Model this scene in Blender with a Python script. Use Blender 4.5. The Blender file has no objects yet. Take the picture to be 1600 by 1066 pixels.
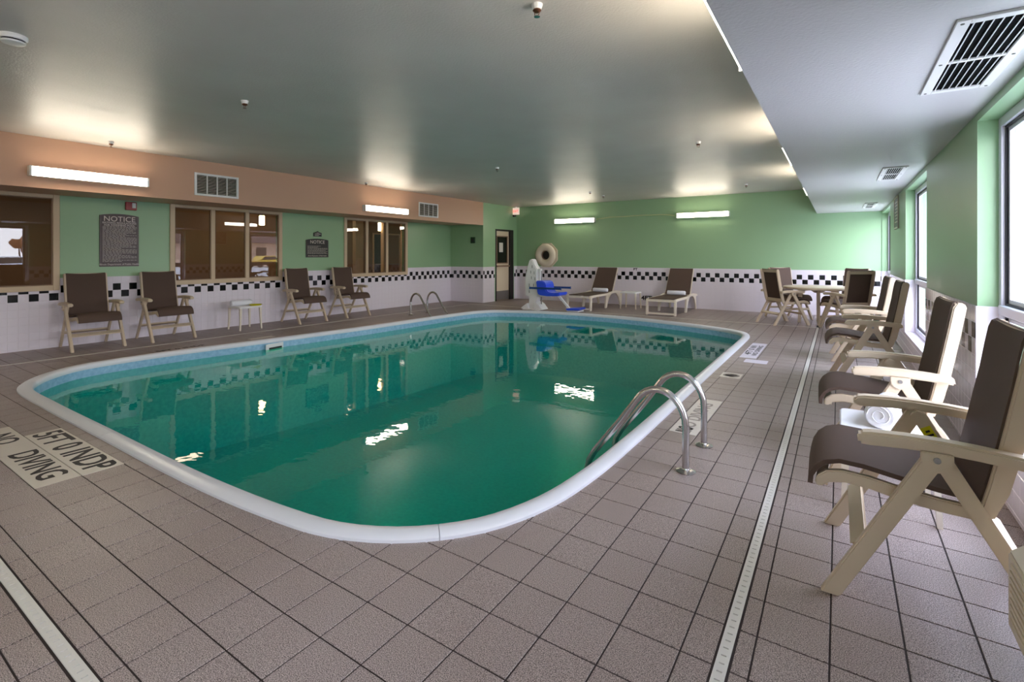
import bpy, bmesh, math, random
from mathutils import Vector, Matrix
random.seed(7)
C = bpy.context.scene.collection
S = bpy.context.scene
PI = math.pi

# ---------------------------------------------------------------- camera, world, light, exposure
FPX, YAW, CY, CX, EYE = 780.9, math.radians(33.703), 398.9, 789.6, 1.33
cam = bpy.data.cameras.new('camera')
cam.sensor_fit = 'HORIZONTAL'; cam.sensor_width = 36
cam.lens = 36 * FPX / 1600
cam.shift_x = (800 - CX) / 1600
cam.shift_y = -(533 - CY) / 1600
cam.clip_start = .05; cam.clip_end = 400
co = bpy.data.objects.new('camera', cam); C.objects.link(co)
co.location = (0, 0, EYE); co.rotation_euler = (PI/2, 0, YAW)
S.camera = co
vs = S.view_settings
vs.view_transform = 'Standard'; vs.look = 'None'; vs.gamma = 1; vs.use_curve_mapping = False
vs.exposure = 1.5
LAMP = 12.0          # emission of the fluorescent tubes
SKY = 5.6
w = bpy.data.worlds.new('sky'); S.world = w; w.use_nodes = True
nt = w.node_tree; bg = nt.nodes['Background']
tc = nt.nodes.new('ShaderNodeTexCoord'); sp = nt.nodes.new('ShaderNodeSeparateXYZ'); rp = nt.nodes.new('ShaderNodeValToRGB')
nt.links.new(tc.outputs['Generated'], sp.inputs[0]); nt.links.new(sp.outputs[2], rp.inputs[0]); nt.links.new(rp.outputs[0], bg.inputs[0])
rp.color_ramp.elements[0].position = 0.0; rp.color_ramp.elements[0].color = (1, .97, .97, 1)
rp.color_ramp.elements[1].position = 0.7; rp.color_ramp.elements[1].color = (.72, .80, 1, 1)
bg.inputs[1].default_value = SKY
def portal(y0, y1, z0, z1):
    l = bpy.data.lights.new('window_portal', 'AREA'); l.shape = 'RECTANGLE'; l.size = z1 - z0; l.size_y = y1 - y0
    l.cycles.is_portal = True
    o = bpy.data.objects.new('window_portal', l); C.objects.link(o)
    o.location = (.97, (y0+y1)/2, (z0+z1)/2); o.rotation_euler = (0, PI/2, 0)
for yy_ in (1.5, 5.0, 9.0):                                # added unseen lights that brighten the corridor behind the interior windows
    l_ = bpy.data.lights.new('corridor_fill_light', 'AREA'); l_.size = .6; l_.energy = 4.5; l_.color = (1, .9, .8)
    o_ = bpy.data.objects.new('corridor_fill_light', l_); C.objects.link(o_); o_.location = (-11.3, yy_, 2.72)
WIN = [(-1.74, .2), (2.45, 4.408), (6.653, 8.595), (11.0, 12.98)]
for a, b in WIN: portal(a, b, .3, 2.2)
S.cycles.max_bounces = 10; S.cycles.diffuse_bounces = 5; S.cycles.glossy_bounces = 5; S.cycles.transparent_max_bounces = 12
S.cycles.use_denoising = True
S.cycles.caustics_reflective = False; S.cycles.caustics_refractive = False
S.cycles.sample_clamp_indirect = 6

# ---------------------------------------------------------------- materials
def lin(c):
    return tuple(((x/255)/12.92 if x/255 <= .04045 else ((x/255+.055)/1.055)**2.4) for x in c) + (1,)
def mat(name, rgb, rough=.5, spec=.5, metal=0, noise=None, bump=None, coat=0, emit=None):
    m = bpy.data.materials.new(name); m.use_nodes = True
    t = m.node_tree; b = t.nodes['Principled BSDF']
    b.inputs['Base Color'].default_value = lin(rgb); b.inputs['Roughness'].default_value = rough
    b.inputs['Specular IOR Level'].default_value = spec; b.inputs['Metallic'].default_value = metal
    if coat: b.inputs['Coat Weight'].default_value = coat; b.inputs['Coat Roughness'].default_value = .12
    tc = t.nodes.new('ShaderNodeTexCoord')
    if noise:                                    # (scale, second colour, contrast)
        n = t.nodes.new('ShaderNodeTexNoise'); n.inputs['Scale'].default_value = noise[0]; n.inputs['Detail'].default_value = 5
        r = t.nodes.new('ShaderNodeValToRGB'); e = r.color_ramp.elements
        e[0].position = .5 - noise[2]; e[1].position = .5 + noise[2]
        e[0].color = lin(rgb); e[1].color = lin(noise[1])
        t.links.new(tc.outputs['Object'], n.inputs['Vector']); t.links.new(n.outputs[0], r.inputs[0])
        t.links.new(r.outputs[0], b.inputs['Base Color'])
    if bump:                                     # (scale, strength, distance)
        n2 = t.nodes.new('ShaderNodeTexNoise'); n2.inputs['Scale'].default_value = bump[0]; n2.inputs['Detail'].default_value = 4
        bp = t.nodes.new('ShaderNodeBump'); bp.inputs['Strength'].default_value = bump[1]; bp.inputs['Distance'].default_value = bump[2]
        t.links.new(tc.outputs['Object'], n2.inputs['Vector']); t.links.new(n2.outputs[0], bp.inputs['Height'])
        t.links.new(bp.outputs[0], b.inputs['Normal'])
    if emit:
        b.inputs['Emission Color'].default_value = lin(emit[0]); b.inputs['Emission Strength'].default_value = emit[1]
    return m
M = {}
def wavy(m, scale, dist):
    t = m.node_tree; b = t.nodes['Principled BSDF']; l = b.inputs['Normal'].links[0]; src = l.from_node
    g = t.nodes.new('ShaderNodeNewGeometry'); mp = t.nodes.new('ShaderNodeMapping'); mp.inputs['Scale'].default_value = (1, .35, 1)
    n = t.nodes.new('ShaderNodeTexNoise'); n.inputs['Scale'].default_value = scale; n.inputs['Detail'].default_value = 3
    k = t.nodes.new('ShaderNodeBump'); k.inputs['Strength'].default_value = .5; k.inputs['Distance'].default_value = dist
    t.links.new(g.outputs['Position'], mp.inputs[0]); t.links.new(mp.outputs[0], n.inputs['Vector']); t.links.new(n.outputs[0], k.inputs['Height']); t.links.new(k.outputs[0], src.inputs['Normal'])
M['ceiling'] = mat('ceiling_paint', (194, 188, 182), .42, .8, noise=(1.3, (204, 200, 194), .25), bump=(60, .35, .006))
wavy(M['ceiling'], 2.2, .03)
M['soffit'] = mat('soffit_paint', (202, 199, 200), .36, .7, bump=(60, .4, .006))
M['green'] = mat('green_paint', (152, 188, 146), .36, .5, bump=(220, .2, .002))
M['peach'] = mat('peach_paint', (206, 162, 134), .42, .4, bump=(220, .2, .002))
M['grout_floor'] = mat('floor_grout', (62, 53, 51), .8, .2)
M['grout_wall'] = mat('wall_grout', (228, 220, 226), .7, .3)
M['wtile'] = mat('white_tile', (236, 228, 236), .12, .5)
M['btile'] = mat('black_tile', (7, 12, 13), .1, .5)
M['resin'] = mat('beige_resin', (208, 189, 164), .4, .4)
M['pale'] = mat('pale_resin', (226, 214, 196), .4, .4)
M['sling'] = mat('brown_sling', (90, 73, 64), .75, .2, bump=(900, .3, .001))
M['coping'] = mat('white_coping', (222, 222, 226), .3, .5)
M['liner'] = mat('blue_liner', (128, 176, 205), .3, .5, noise=(22, (158, 200, 224), .2))
M['steel'] = mat('brushed_steel', (196, 192, 190), .22, .5, metal=1)
M['white'] = mat('white_plastic', (232, 230, 228), .35, .5)
M['towel'] = mat('white_towel', (238, 238, 244), .9, .2, bump=(400, .6, .004))
M['frame'] = mat('beige_frame', (214, 190, 158), .45, .4)
M['alu'] = mat('white_frame', (216, 214, 226), .35, .5)
M['dark'] = mat('dark_gasket', (28, 22, 34), .5, .4)
M['black'] = mat('black_metal', (24, 16, 14), .4, .5)
M['drain'] = mat('drain_cover', (212, 206, 196), .45, .4)
M['doorp'] = mat('cream_door', (222, 205, 178), .45, .4)
M['kick'] = mat('kick_plate', (150, 146, 142), .35, .5, metal=.7)
M['brown'] = mat('brown_wall', (146, 120, 98), .7, .3)
M['dglass'] = mat('dark_glass', (16, 10, 8), .05, .5)
M['paper'] = mat('notice_paper', (214, 210, 200), .7, .2)
M['red'] = mat('alarm_red', (150, 22, 20), .3, .5)
M['blue'] = mat('blue_plastic', (44, 84, 226), .35, .5)
M['bluedark'] = mat('blue_arm', (18, 66, 130), .35, .5)
M['ring'] = mat('cream_ring', (224, 212, 190), .5, .3)
M['plate'] = mat('cream_plate', (206, 200, 172), .6, .3)
M['brass'] = mat('sprinkler_brass', (120, 80, 60), .35, .5, metal=.9)
M['cord'] = mat('pale_cord', (218, 222, 168), .5, .3)
M['sign'] = mat('brown_sign', (58, 36, 38), .35, .5)
M['signb'] = mat('black_sign', (18, 14, 16), .35, .5)
M['letters'] = mat('cream_letters', (226, 214, 204), .5, .3)
M['ink'] = mat('black_ink', (40, 34, 34), .6, .3)
M['fade'] = mat('faded_ink', (150, 138, 128), .6, .3)
M['yellow'] = mat('yellow_sticker', (214, 206, 30), .5, .3)
M['marker'] = mat('marker_tile', (206, 196, 184), .4, .4)
M['lilac'] = mat('white_marker', (216, 208, 218), .4, .4)
M['ptac'] = mat('beige_cabinet', (222, 210, 188), .45, .4)
M['asphalt'] = mat('outdoor_concrete', (176, 172, 170), .9, .2, noise=(.2, (196, 192, 188), .2))
M['stucco'] = mat('outdoor_stucco', (196, 170, 150), .9, .2)
M['roofm'] = mat('outdoor_roof', (96, 80, 76), .9, .2)
M['leaf'] = mat('autumn_leaf', (140, 92, 58), .9, .2)
M['bark'] = mat('bark', (70, 56, 46), .9, .2)
M['carw'] = mat('white_car_paint', (220, 220, 224), .3, .5)
M['cary'] = mat('yellow_car_paint', (214, 178, 60), .3, .5)
M['grey'] = mat('grey_plastic', (120, 116, 112), .5, .4)
M['darkgreen'] = mat('dark_green_box', (22, 60, 26), .5, .4)
M['glow'] = mat('tube_diffuser', (255, 250, 240), .5, .2, emit=((255, 242, 220), LAMP))
M['lampglow'] = mat('lantern_glass', (255, 240, 200), .5, .2, emit=((255, 228, 180), 9))
M['void'] = mat('opening_shade', (6, 6, 6), .95, .05)  # near-black stands for the shade inside vents, grilles and drain slots
M['exitred'] = mat('exit_letters', (220, 40, 30), .4, .3, emit=((230, 40, 30), 1.2))
M['exitw'] = mat('exit_face', (240, 226, 216), .4, .3, emit=((255, 226, 210), .2))

def floor_tile_material():
    m = mat('porcelain_floor_tile', (150, 134, 128), .42, .5)
    t = m.node_tree; b = t.nodes['Principled BSDF']; tc = t.nodes.new('ShaderNodeTexCoord'); g = t.nodes.new('ShaderNodeNewGeometry')
    n = t.nodes.new('ShaderNodeTexNoise'); n.inputs['Scale'].default_value = 300; n.inputs['Detail'].default_value = 3
    t.links.new(g.outputs['Position'], n.inputs['Vector'])
    r = t.nodes.new('ShaderNodeValToRGB'); e = r.color_ramp.elements
    e[0].position = .36; e[0].color = lin((72, 60, 56)); e[1].position = .64; e[1].color = lin((204, 186, 180))
    t.links.new(n.outputs[0], r.inputs[0])
    n2 = t.nodes.new('ShaderNodeTexNoise'); n2.inputs['Scale'].default_value = .55; n2.inputs['Detail'].default_value = 3
    t.links.new(g.outputs['Position'], n2.inputs['Vector'])
    r2 = t.nodes.new('ShaderNodeValToRGB'); e = r2.color_ramp.elements
    e[0].position = .35; e[0].color = (.78, .74, .70, 1); e[1].position = .65; e[1].color = (1, 1, 1, 1)
    t.links.new(n2.outputs[0], r2.inputs[0])
    mx = t.nodes.new('ShaderNodeMix'); mx.data_type = 'RGBA'; mx.blend_type = 'MULTIPLY'; mx.inputs[0].default_value = 1
    t.links.new(r.outputs[0], mx.inputs[6]); t.links.new(r2.outputs[0], mx.inputs[7]); t.links.new(mx.outputs[2], b.inputs['Base Color'])
    bp = t.nodes.new('ShaderNodeBump'); bp.inputs['Strength'].default_value = .25; bp.inputs['Distance'].default_value = .002
    t.links.new(n.outputs[0], bp.inputs['Height']); t.links.new(bp.outputs[0], b.inputs['Normal'])
    return m
M['ftile'] = floor_tile_material()

def glass(name, tint, ior=1.5):
    m = bpy.data.materials.new(name); m.use_nodes = True; t = m.node_tree; t.nodes.clear()
    o = t.nodes.new('ShaderNodeOutputMaterial'); mx = t.nodes.new('ShaderNodeMixShader'); f = t.nodes.new('ShaderNodeFresnel'); f.inputs[0].default_value = ior
    tr = t.nodes.new('ShaderNodeBsdfTransparent'); tr.inputs[0].default_value = tint
    g = t.nodes.new('ShaderNodeBsdfGlossy'); g.inputs['Roughness'].default_value = .0
    ge = t.nodes.new('ShaderNodeNewGeometry'); inv = t.nodes.new('ShaderNodeMath'); inv.operation = 'SUBTRACT'; inv.inputs[0].default_value = 1
    mu = t.nodes.new('ShaderNodeMath'); mu.operation = 'MULTIPLY'                # a pane reflects once, on the face it is entered by
    t.links.new(ge.outputs['Backfacing'], inv.inputs[1]); t.links.new(f.outputs[0], mu.inputs[0]); t.links.new(inv.outputs[0], mu.inputs[1])
    t.links.new(mu.outputs[0], mx.inputs[0]); t.links.new(tr.outputs[0], mx.inputs[1]); t.links.new(g.outputs[0], mx.inputs[2]); t.links.new(mx.outputs[0], o.inputs[0])
    return m
M['glass'] = glass('clear_glass', (.94, .96, 1, 1))
M['iglass'] = glass('interior_glass', (.84, .78, .70, 1), 1.7)
def water_material():
    m = glass('pool_water', (.03, .80, .58, 1), 1.5); t = m.node_tree
    g = [n for n in t.nodes if n.type == 'BSDF_GLOSSY'][0]; f = [n for n in t.nodes if n.type == 'FRESNEL'][0]
    g.inputs['Roughness'].default_value = .015
    tc = t.nodes.new('ShaderNodeNewGeometry'); mp = t.nodes.new('ShaderNodeMapping'); mp.inputs['Scale'].default_value = (1, 1.4, 1)
    n = t.nodes.new('ShaderNodeTexNoise'); n.inputs['Scale'].default_value = 7; n.inputs['Detail'].default_value = 2
    t.links.new(tc.outputs['Position'], mp.inputs[0]); t.links.new(mp.outputs[0], n.inputs['Vector'])
    k = t.nodes.new('ShaderNodeTexNoise'); k.inputs['Scale'].default_value = .7
    t.links.new(tc.outputs['Position'], k.inputs['Vector'])
    q = t.nodes.new('ShaderNodeMath'); q.operation = 'MULTIPLY'; t.links.new(n.outputs[0], q.inputs[0]); t.links.new(k.outputs[0], q.inputs[1])
    bp = t.nodes.new('ShaderNodeBump'); bp.inputs['Strength'].default_value = .5; bp.inputs['Distance'].default_value = .0035
    t.links.new(q.outputs[0], bp.inputs['Height']); t.links.new(bp.outputs[0], g.inputs['Normal'])
    return m
M['water'] = water_material()

# ---------------------------------------------------------------- helpers
def me(name, verts, faces, m):
    d = bpy.data.meshes.new(name); d.from_pydata([tuple(v) for v in verts], [], faces); d.update()
    for x in (m if isinstance(m, (list, tuple)) else [m]): d.materials.append(x)
    return d
def link(name, data, parent=None, loc=(0, 0, 0), rz=0.0, rot=None):
    o = bpy.data.objects.new(name, data); C.objects.link(o)
    o.location = loc; o.rotation_euler = rot if rot else (0, 0, rz)
    if parent: o.parent = parent
    return o
def tag(o, label=None, cat=None, group=None, kind=None):
    if label: o['label'] = label
    if cat: o['category'] = cat
    if group: o['group'] = group
    if kind: o['kind'] = kind
    return o
def thing(name, label, cat, loc=(0, 0, 0), rz=0.0, group=None):
    return tag(link(name, None, None, loc, rz), label, cat, group)
class MB:
    """collects shapes of one part"""
    def __init__(s): s.v = []; s.f = []; s.mi = []
    def add(s, V, F, mi=0):
        n = len(s.v); s.v += [tuple(p) for p in V]; s.f += [tuple(i+n for i in f) for f in F]; s.mi += [mi]*len(F)
        return s
    def box(s, x0, x1, y0, y1, z0, z1, mi=0):
        V = [(x, y, z) for x in (x0, x1) for y in (y0, y1) for z in (z0, z1)]
        return s.add(V, [(0, 1, 3, 2), (4, 6, 7, 5), (0, 4, 5, 1), (2, 3, 7, 6), (0, 2, 6, 4), (1, 5, 7, 3)], mi)
    def bevbox(s, x0, x1, y0, y1, z0, z1, b=.004, seg=1):
        bm = bmesh.new(); bmesh.ops.create_cube(bm, size=1)
        for v in bm.verts: v.co = Vector((x0+(v.co.x+.5)*(x1-x0), y0+(v.co.y+.5)*(y1-y0), z0+(v.co.z+.5)*(z1-z0)))
        bmesh.ops.bevel(bm, geom=bm.edges[:], offset=b, segments=seg, affect='EDGES')
        return s.bm(bm)
    def bm(s, bm, mt=None):
        if mt is not None: bm.transform(mt)
        bm.verts.ensure_lookup_table(); bm.verts.index_update()
        s.add([v.co[:] for v in bm.verts], [[v.index for v in f.verts] for f in bm.faces]); bm.free()
        return s
    def prism(s, prof, y0, y1, b=.005, axis='y', seg=2):
        """profile in xz (axis y) extruded between y0 and y1; edges rounded"""
        bm = bmesh.new()
        def P(a, c, d): return (a, d, c) if axis == 'y' else ((d, a, c) if axis == 'x' else (a, c, d))
        A = [bm.verts.new(P(a, c, y0)) for a, c in prof]; B = [bm.verts.new(P(a, c, y1)) for a, c in prof]
        n = len(prof); bm.faces.new(A); bm.faces.new(B[::-1])
        for i in range(n): bm.faces.new((A[i], B[i], B[(i+1) % n], A[(i+1) % n]))
        bmesh.ops.recalc_face_normals(bm, faces=bm.faces[:])
        if b:
            E = [e for e in bm.edges if len(e.link_faces) == 2 and e.calc_face_angle(0) > .6]
            try: bmesh.ops.bevel(bm, geom=E, offset=b, segments=seg, affect='EDGES', clamp_overlap=True)
            except Exception: pass
        return s.bm(bm)
    def bar(s, p, q, w_, t_, b=.004, up=(0, 0, 1)):
        """oriented box from p to q, w_ across, t_ along up"""
        p, q = Vector(p), Vector(q); d = (q-p); L = d.length; d.normalize(); u = Vector(up)
        if abs(d.dot(u)) > .99: u = Vector((1, 0, 0))
        sd = d.cross(u).normalized(); u = sd.cross(d).normalized()
        bm = bmesh.new(); bmesh.ops.create_cube(bm, size=1)
        for v in bm.verts: v.co = p + d*((v.co.x+.5)*L) + sd*(v.co.y*w_) + u*(v.co.z*t_)
        if b: bmesh.ops.bevel(bm, geom=bm.edges[:], offset=b, segments=1, affect='EDGES')
        return s.bm(bm)
    def tube(s, P, r, n=12, cap=True):
        P = [Vector(p) for p in P]; rings = []
        up = Vector((0, 0, 1)); t0 = (P[1]-P[0]).normalized()
        if abs(t0.dot(up)) > .95: up = Vector((0, 1, 0))
        a = t0.cross(up).normalized()
        base = len(s.v)
        for i, p in enumerate(P):
            t = (P[min(i+1, len(P)-1)] - P[max(i-1, 0)]).normalized()
            a = (a - t*a.dot(t)).normalized(); b_ = t.cross(a)
            rr = r[i] if isinstance(r, (list, tuple)) else r
            for k in range(n):
                an = 2*PI*k/n; s.v.append(tuple(p + a*math.cos(an)*rr + b_*math.sin(an)*rr))
        for i in range(len(P)-1):
            for k in range(n):
                s.f.append((base+i*n+k, base+i*n+(k+1) % n, base+(i+1)*n+(k+1) % n, base+(i+1)*n+k)); s.mi.append(0)
        if cap:
            s.f.append(tuple(base+k for k in range(n))[::-1]); s.f.append(tuple(base+(len(P)-1)*n+k for k in range(n))); s.mi += [0, 0]
        return s
    def lathe(s, prof, n=24, cx=0, cy=0, mt=None):
        base = len(s.v)
        for r, z in prof:
            for k in range(n):
                p = Vector((cx+r*math.cos(2*PI*k/n), cy+r*math.sin(2*PI*k/n), z))
                s.v.append(tuple(mt @ p if mt is not None else p))
        for i in range(len(prof)-1):
            for k in range(n):
                s.f.append((base+i*n+k, base+i*n+(k+1) % n, base+(i+1)*n+(k+1) % n, base+(i+1)*n+k)); s.mi.append(0)
        s.f.append(tuple(base+k for k in range(n))[::-1]); s.f.append(tuple(base+(len(prof)-1)*n+k for k in range(n))); s.mi += [0, 0]
        return s
    def mesh(s, name, m, smooth=False):
        d = me(name, s.v, s.f, m)
        if isinstance(m, (list, tuple)):
            for p, i in zip(d.polygons, s.mi): p.material_index = i
        bm = bmesh.new(); bm.from_mesh(d); bmesh.ops.recalc_face_normals(bm, faces=bm.faces[:]); bm.to_mesh(d); bm.free()
        if smooth:
            for p in d.polygons: p.use_smooth = True
            try: d.set_sharp_from_angle(angle=math.radians(40))
            except Exception: pass
        return d
    def obj(s, name, m, parent=None, loc=(0, 0, 0), rz=0.0, smooth=False, rot=None):
        return link(name, s.mesh(name, m, smooth), parent, loc, rz, rot)
def txt(name, body, size, m, parent, loc, rot, sx=1.0, align='CENTER', ext=.0006, space=1.0, bold=0.0):
    c = bpy.data.curves.new(name, 'FONT'); c.body = body; c.size = size; c.align_x = align; c.align_y = 'CENTER'
    c.extrude = ext; c.offset = bold; c.space_character = space; c.resolution_u = 3; c.materials.append(m)
    tmp = bpy.data.objects.new('lettering_curve', c); C.objects.link(tmp); bpy.context.view_layer.update()
    dm = bpy.data.meshes.new_from_object(tmp.evaluated_get(bpy.context.evaluated_depsgraph_get())); bpy.data.objects.remove(tmp); bpy.data.curves.remove(c)
    dm.name = name; o = bpy.data.objects.new(name, dm); C.objects.link(o); o.parent = parent; o.location = loc; o.rotation_euler = rot; o.scale = (sx, 1, 1)
    return o
def copy_tree(o, parent=None):
    kids = list(o.children); c = o.copy(); C.objects.link(c); c.parent = parent
    for ch in kids: copy_tree(ch, c)
    return c
def dup(o, loc, rz, label, group=None):
    c = copy_tree(o); c.location = loc; c.rotation_euler = (0, 0, rz); tag(c, label, None, group); return c

# ---------------------------------------------------------------- pool outline
OUT = [(-6.98,1.52),(-6.67,1.41),(-5.8,1.38),(-4.5,1.38),(-3.43,1.38),(-2.77,1.40),(-2.33,1.435),(-2.04,1.48),(-1.8,1.575),(-1.6,1.715),(-1.40,1.95),(-1.26,2.31),(-1.2,2.76),(-1.18,3.5),(-1.18,5),(-1.18,7),(-1.18,8.3),(-1.20,8.95),(-1.30,9.3),(-1.50,9.52),(-1.95,9.78),(-2.75,10.07),(-3.84,10.32),(-4.98,10.36),(-5.76,10.25),(-6.5,10.00),(-6.85,9.8),(-7.1,9.4),(-7.21,8.6),(-7.25,7.4),(-7.3,6),(-7.38,5.2),(-7.45,4.5),(-7.52,3.9),(-7.6,3.2),(-7.62,2.66),(-7.55,2.1),(-7.3,1.75)]
def spline(P, n):
    R = []; L = len(P)
    for i in range(L):
        p0, p1, p2, p3 = [Vector(P[(i+k) % L]) for k in (-1, 0, 1, 2)]
        d01 = max((p1-p0).length, 1e-6)**.5; d12 = max((p2-p1).length, 1e-6)**.5; d23 = max((p3-p2).length, 1e-6)**.5
        m1 = (p2-p1) + d12*((p1-p0)/d01 - (p2-p0)/(d01+d12)); m2 = (p2-p1) + d12*((p3-p2)/d23 - (p3-p1)/(d12+d23))
        for j in range(n):
            t = j/n; R.append((2*t**3-3*t*t+1)*p1 + (t**3-2*t*t+t)*m1 + (-2*t**3+3*t*t)*p2 + (t**3-t*t)*m2)
    # resample evenly
    L2 = [0]
    for i in range(len(R)): L2.append(L2[-1] + (R[(i+1) % len(R)]-R[i]).length)
    N = 260; Q = []; k = 0
    for i in range(N):
        s = L2[-1]*i/N
        while L2[k+1] < s: k += 1
        a, b = R[k % len(R)], R[(k+1) % len(R)]; Q.append(a.lerp(b, (s-L2[k])/(L2[k+1]-L2[k])))
    return Q
OL = spline(OUT, 12); NO = len(OL)
NRM = []
for i in range(NO):
    t = (OL[(i+1) % NO]-OL[i-1]).normalized(); NRM.append(Vector((-t.y, t.x)))   # points into the pool (outline runs counter-clockwise)
def ring(off, z): return [(OL[i].x+NRM[i].x*off, OL[i].y+NRM[i].y*off, z) for i in range(NO)]
CW = .115

# ---------------------------------------------------------------- structure: floor with tiles
FX0, FX1, FY0, FY1 = -9.9, .78, -1.95, 13.05
bm = bmesh.new()
r1 = [bm.verts.new((x, y, -.003)) for x, y in ((FX0, FY0), (FX1, FY0), (FX1, FY1), (FX0, FY1))]
r2 = [bm.verts.new((p[0], p[1], -.003)) for p in ring(.06, 0)]
for R in (r1, r2):
    for i in range(len(R)): bm.edges.new((R[i], R[(i+1) % len(R)]))
bmesh.ops.triangle_fill(bm, use_beauty=True, edges=bm.edges[:], normal=(0, 0, 1))
d = bpy.data.meshes.new('floor'); bm.to_mesh(d); bm.free(); d.materials.append(M['grout_floor'])
floor = tag(link('floor', d), 'grey brown square tiled pool deck', kind='structure')

T = .2119; OX, OY = -1.504, 1.514
DR = (-.342, -.292); DL = (-8.40, -8.35); DN = (.548, .600); DF = (10.78, 10.83)
def inside(x, y):
    best = 1e9; bi = 0
    for i in range(0, NO):
        dd = (OL[i].x-x)**2 + (OL[i].y-y)**2
        if dd < best: best = dd; bi = i
    v = Vector((x, y)) - OL[bi]
    return v.dot(NRM[bi]), bi
def clip_half(P, q, n):          # keep the side where (p-q).n <= 0
    R = []
    for i in range(len(P)):
        a, b = P[i], P[(i+1) % len(P)]; da = (a-q).dot(n); db = (b-q).dot(n)
        if da <= 0: R.append(a)
        if (da < 0 < db) or (db < 0 < da): R.append(a.lerp(b, da/(da-db)))
    return R
def axis_cells(lo, hi, o, left, right, shift_right=None):
    return None
xs = [OX+T*i for i in range(-45, 6)]                       # ... -.445
xr = [-.237+T*i for i in range(0, 6)]                      # right of the drain
xcols = [(a, a+T) for a in xs if a+T < -.4] + [(-.4445, DR[0]), (DR[1], -.237)] + [(a, min(a+T, .76)) for a in xr if a < .74]
ys = [OY+T*i for i in range(-17, 56)]
G = .0031
cells = []
for (x0, x1) in xcols:
    for y0 in ys:
        y1 = y0+T
        if y0 > 13.0 or y1 < FY0: continue
        if x0 < -9.75: continue
        inx = DL[0] < (x0+x1)/2 < DR[1]; iny = DN[0] < (y0+y1)/2 < DF[1]
        yy = [(y0, y1)]
        if inx:
            for D in (DN, DF):
                nn = []
                for a, b in yy:
                    if b <= D[0] or a >= D[1]: nn.append((a, b)); continue
                    if a < D[0]: nn.append((a, D[0]))
                    if b > D[1]: nn.append((D[1], b))
                yy = nn
        for a, b in yy:
            xx = [(x0, x1)]
            if DN[0] < (a+b)/2 < DF[1]:
                nn = []
                for c, e in xx:
                    if e <= DL[0] or c >= DL[1]: nn.append((c, e)); continue
                    if c < DL[0]: nn.append((c, DL[0]))
                    if e > DL[1]: nn.append((DL[1], e))
                xx = nn
            for c, e in xx:
                if b-a < .012 or e-c < .012: continue
                cells.append((c+G, e-G, a+G, b-G))
def px(x, y, z=0):
    d_ = -math.sin(YAW)*x+math.cos(YAW)*y; r_ = math.cos(YAW)*x+math.sin(YAW)*y
    if d_ < .3: return None
    return CX+FPX*r_/d_, CY-FPX*(z-EYE)/d_, d_
tiles = []
for (a, b, c, e) in cells:
    P = [Vector((a, c)), Vector((b, c)), Vector((b, e)), Vector((a, e))]
    mx_, my_ = (a+b)/2, (c+e)/2
    s_, bi = inside(mx_, my_)
    if s_ > .32: continue
    if s_ > -.32:
        q = OL[bi] + NRM[bi]*.05
        P = clip_half(P, q, NRM[bi])
        if len(P) < 3: continue
        ar = abs(sum(P[i].x*P[(i+1) % len(P)].y-P[(i+1) % len(P)].x*P[i].y for i in range(len(P))))/2
        if ar < .0004: continue
    p = px(mx_, my_)
    vis = p is not None and -40 < p[0] < 1640 and p[1] < 1130
    tiles.append((P, (p[2] if vis else 99)))
tiles.sort(key=lambda t: t[1])
def tile_geo(P, z):
    c = sum(P, Vector((0, 0)))/len(P); Q = [p + (c-p).normalized()*.0015 for p in P]; n = len(P)
    V = [(p.x, p.y, -.012) for p in P] + [(p.x, p.y, z-.001) for p in P] + [(p.x, p.y, z) for p in Q]
    F = [tuple(range(2*n, 3*n))]
    for k in (0, 1):
        for i in range(n): F.append((k*n+i, k*n+(i+1) % n, (k+1)*n+(i+1) % n, (k+1)*n+i))
    return V, F
shared = {}
mb = MB()
for i, (P, d_) in enumerate(tiles):
    z = random.uniform(-.0006, .0004)
    if i < 298:
        c = sum(P, Vector((0, 0)))/len(P); key = tuple(round(v, 4) for p in P for v in (p-c))
        if key not in shared:
            V, F = tile_geo([p-c for p in P], 0); shared[key] = me('tile', V, F, M['ftile'])
        link('tile', shared[key], floor, (c.x, c.y, z))
    else:
        V, F = tile_geo(P, z); mb.add(V, F)
tag(link('tile', me('tile', mb.v, mb.f, M['ftile']), floor), kind='stuff')

# ---------------------------------------------------------------- walls
AL = 0.0; OLX = -9.42
def dx_slab(x0, x1, y0, y1, z0, z1, holes, mb, mi=0, axis='y'):
    """slab with rectangular holes given as (y0,y1,z0,z1); built as boxes"""
    ys_ = sorted({y0, y1, *[h[0] for h in holes], *[h[1] for h in holes]}); ys_ = [y for y in ys_ if y0 <= y <= y1]
    for a, b in zip(ys_, ys_[1:]):
        zz = [(z0, z1)]
        for h in holes:
            if h[0] <= a+1e-6 and h[1] >= b-1e-6:
                nn = []
                for c, e in zz:
                    if c < h[2]: nn.append((c, min(e, h[2])))
                    if e > h[3]: nn.append((max(c, h[3]), e))
                zz = nn
        for c, e in zz:
            if axis == 'y': mb.box(x0, x1, a, b, c, e, mi)
            else: mb.box(a, b, x0, x1, c, e, mi)
TP = .108; ROWS = 9; Z0 = 1.0-TP*ROWS
full_tile = {}
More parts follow.
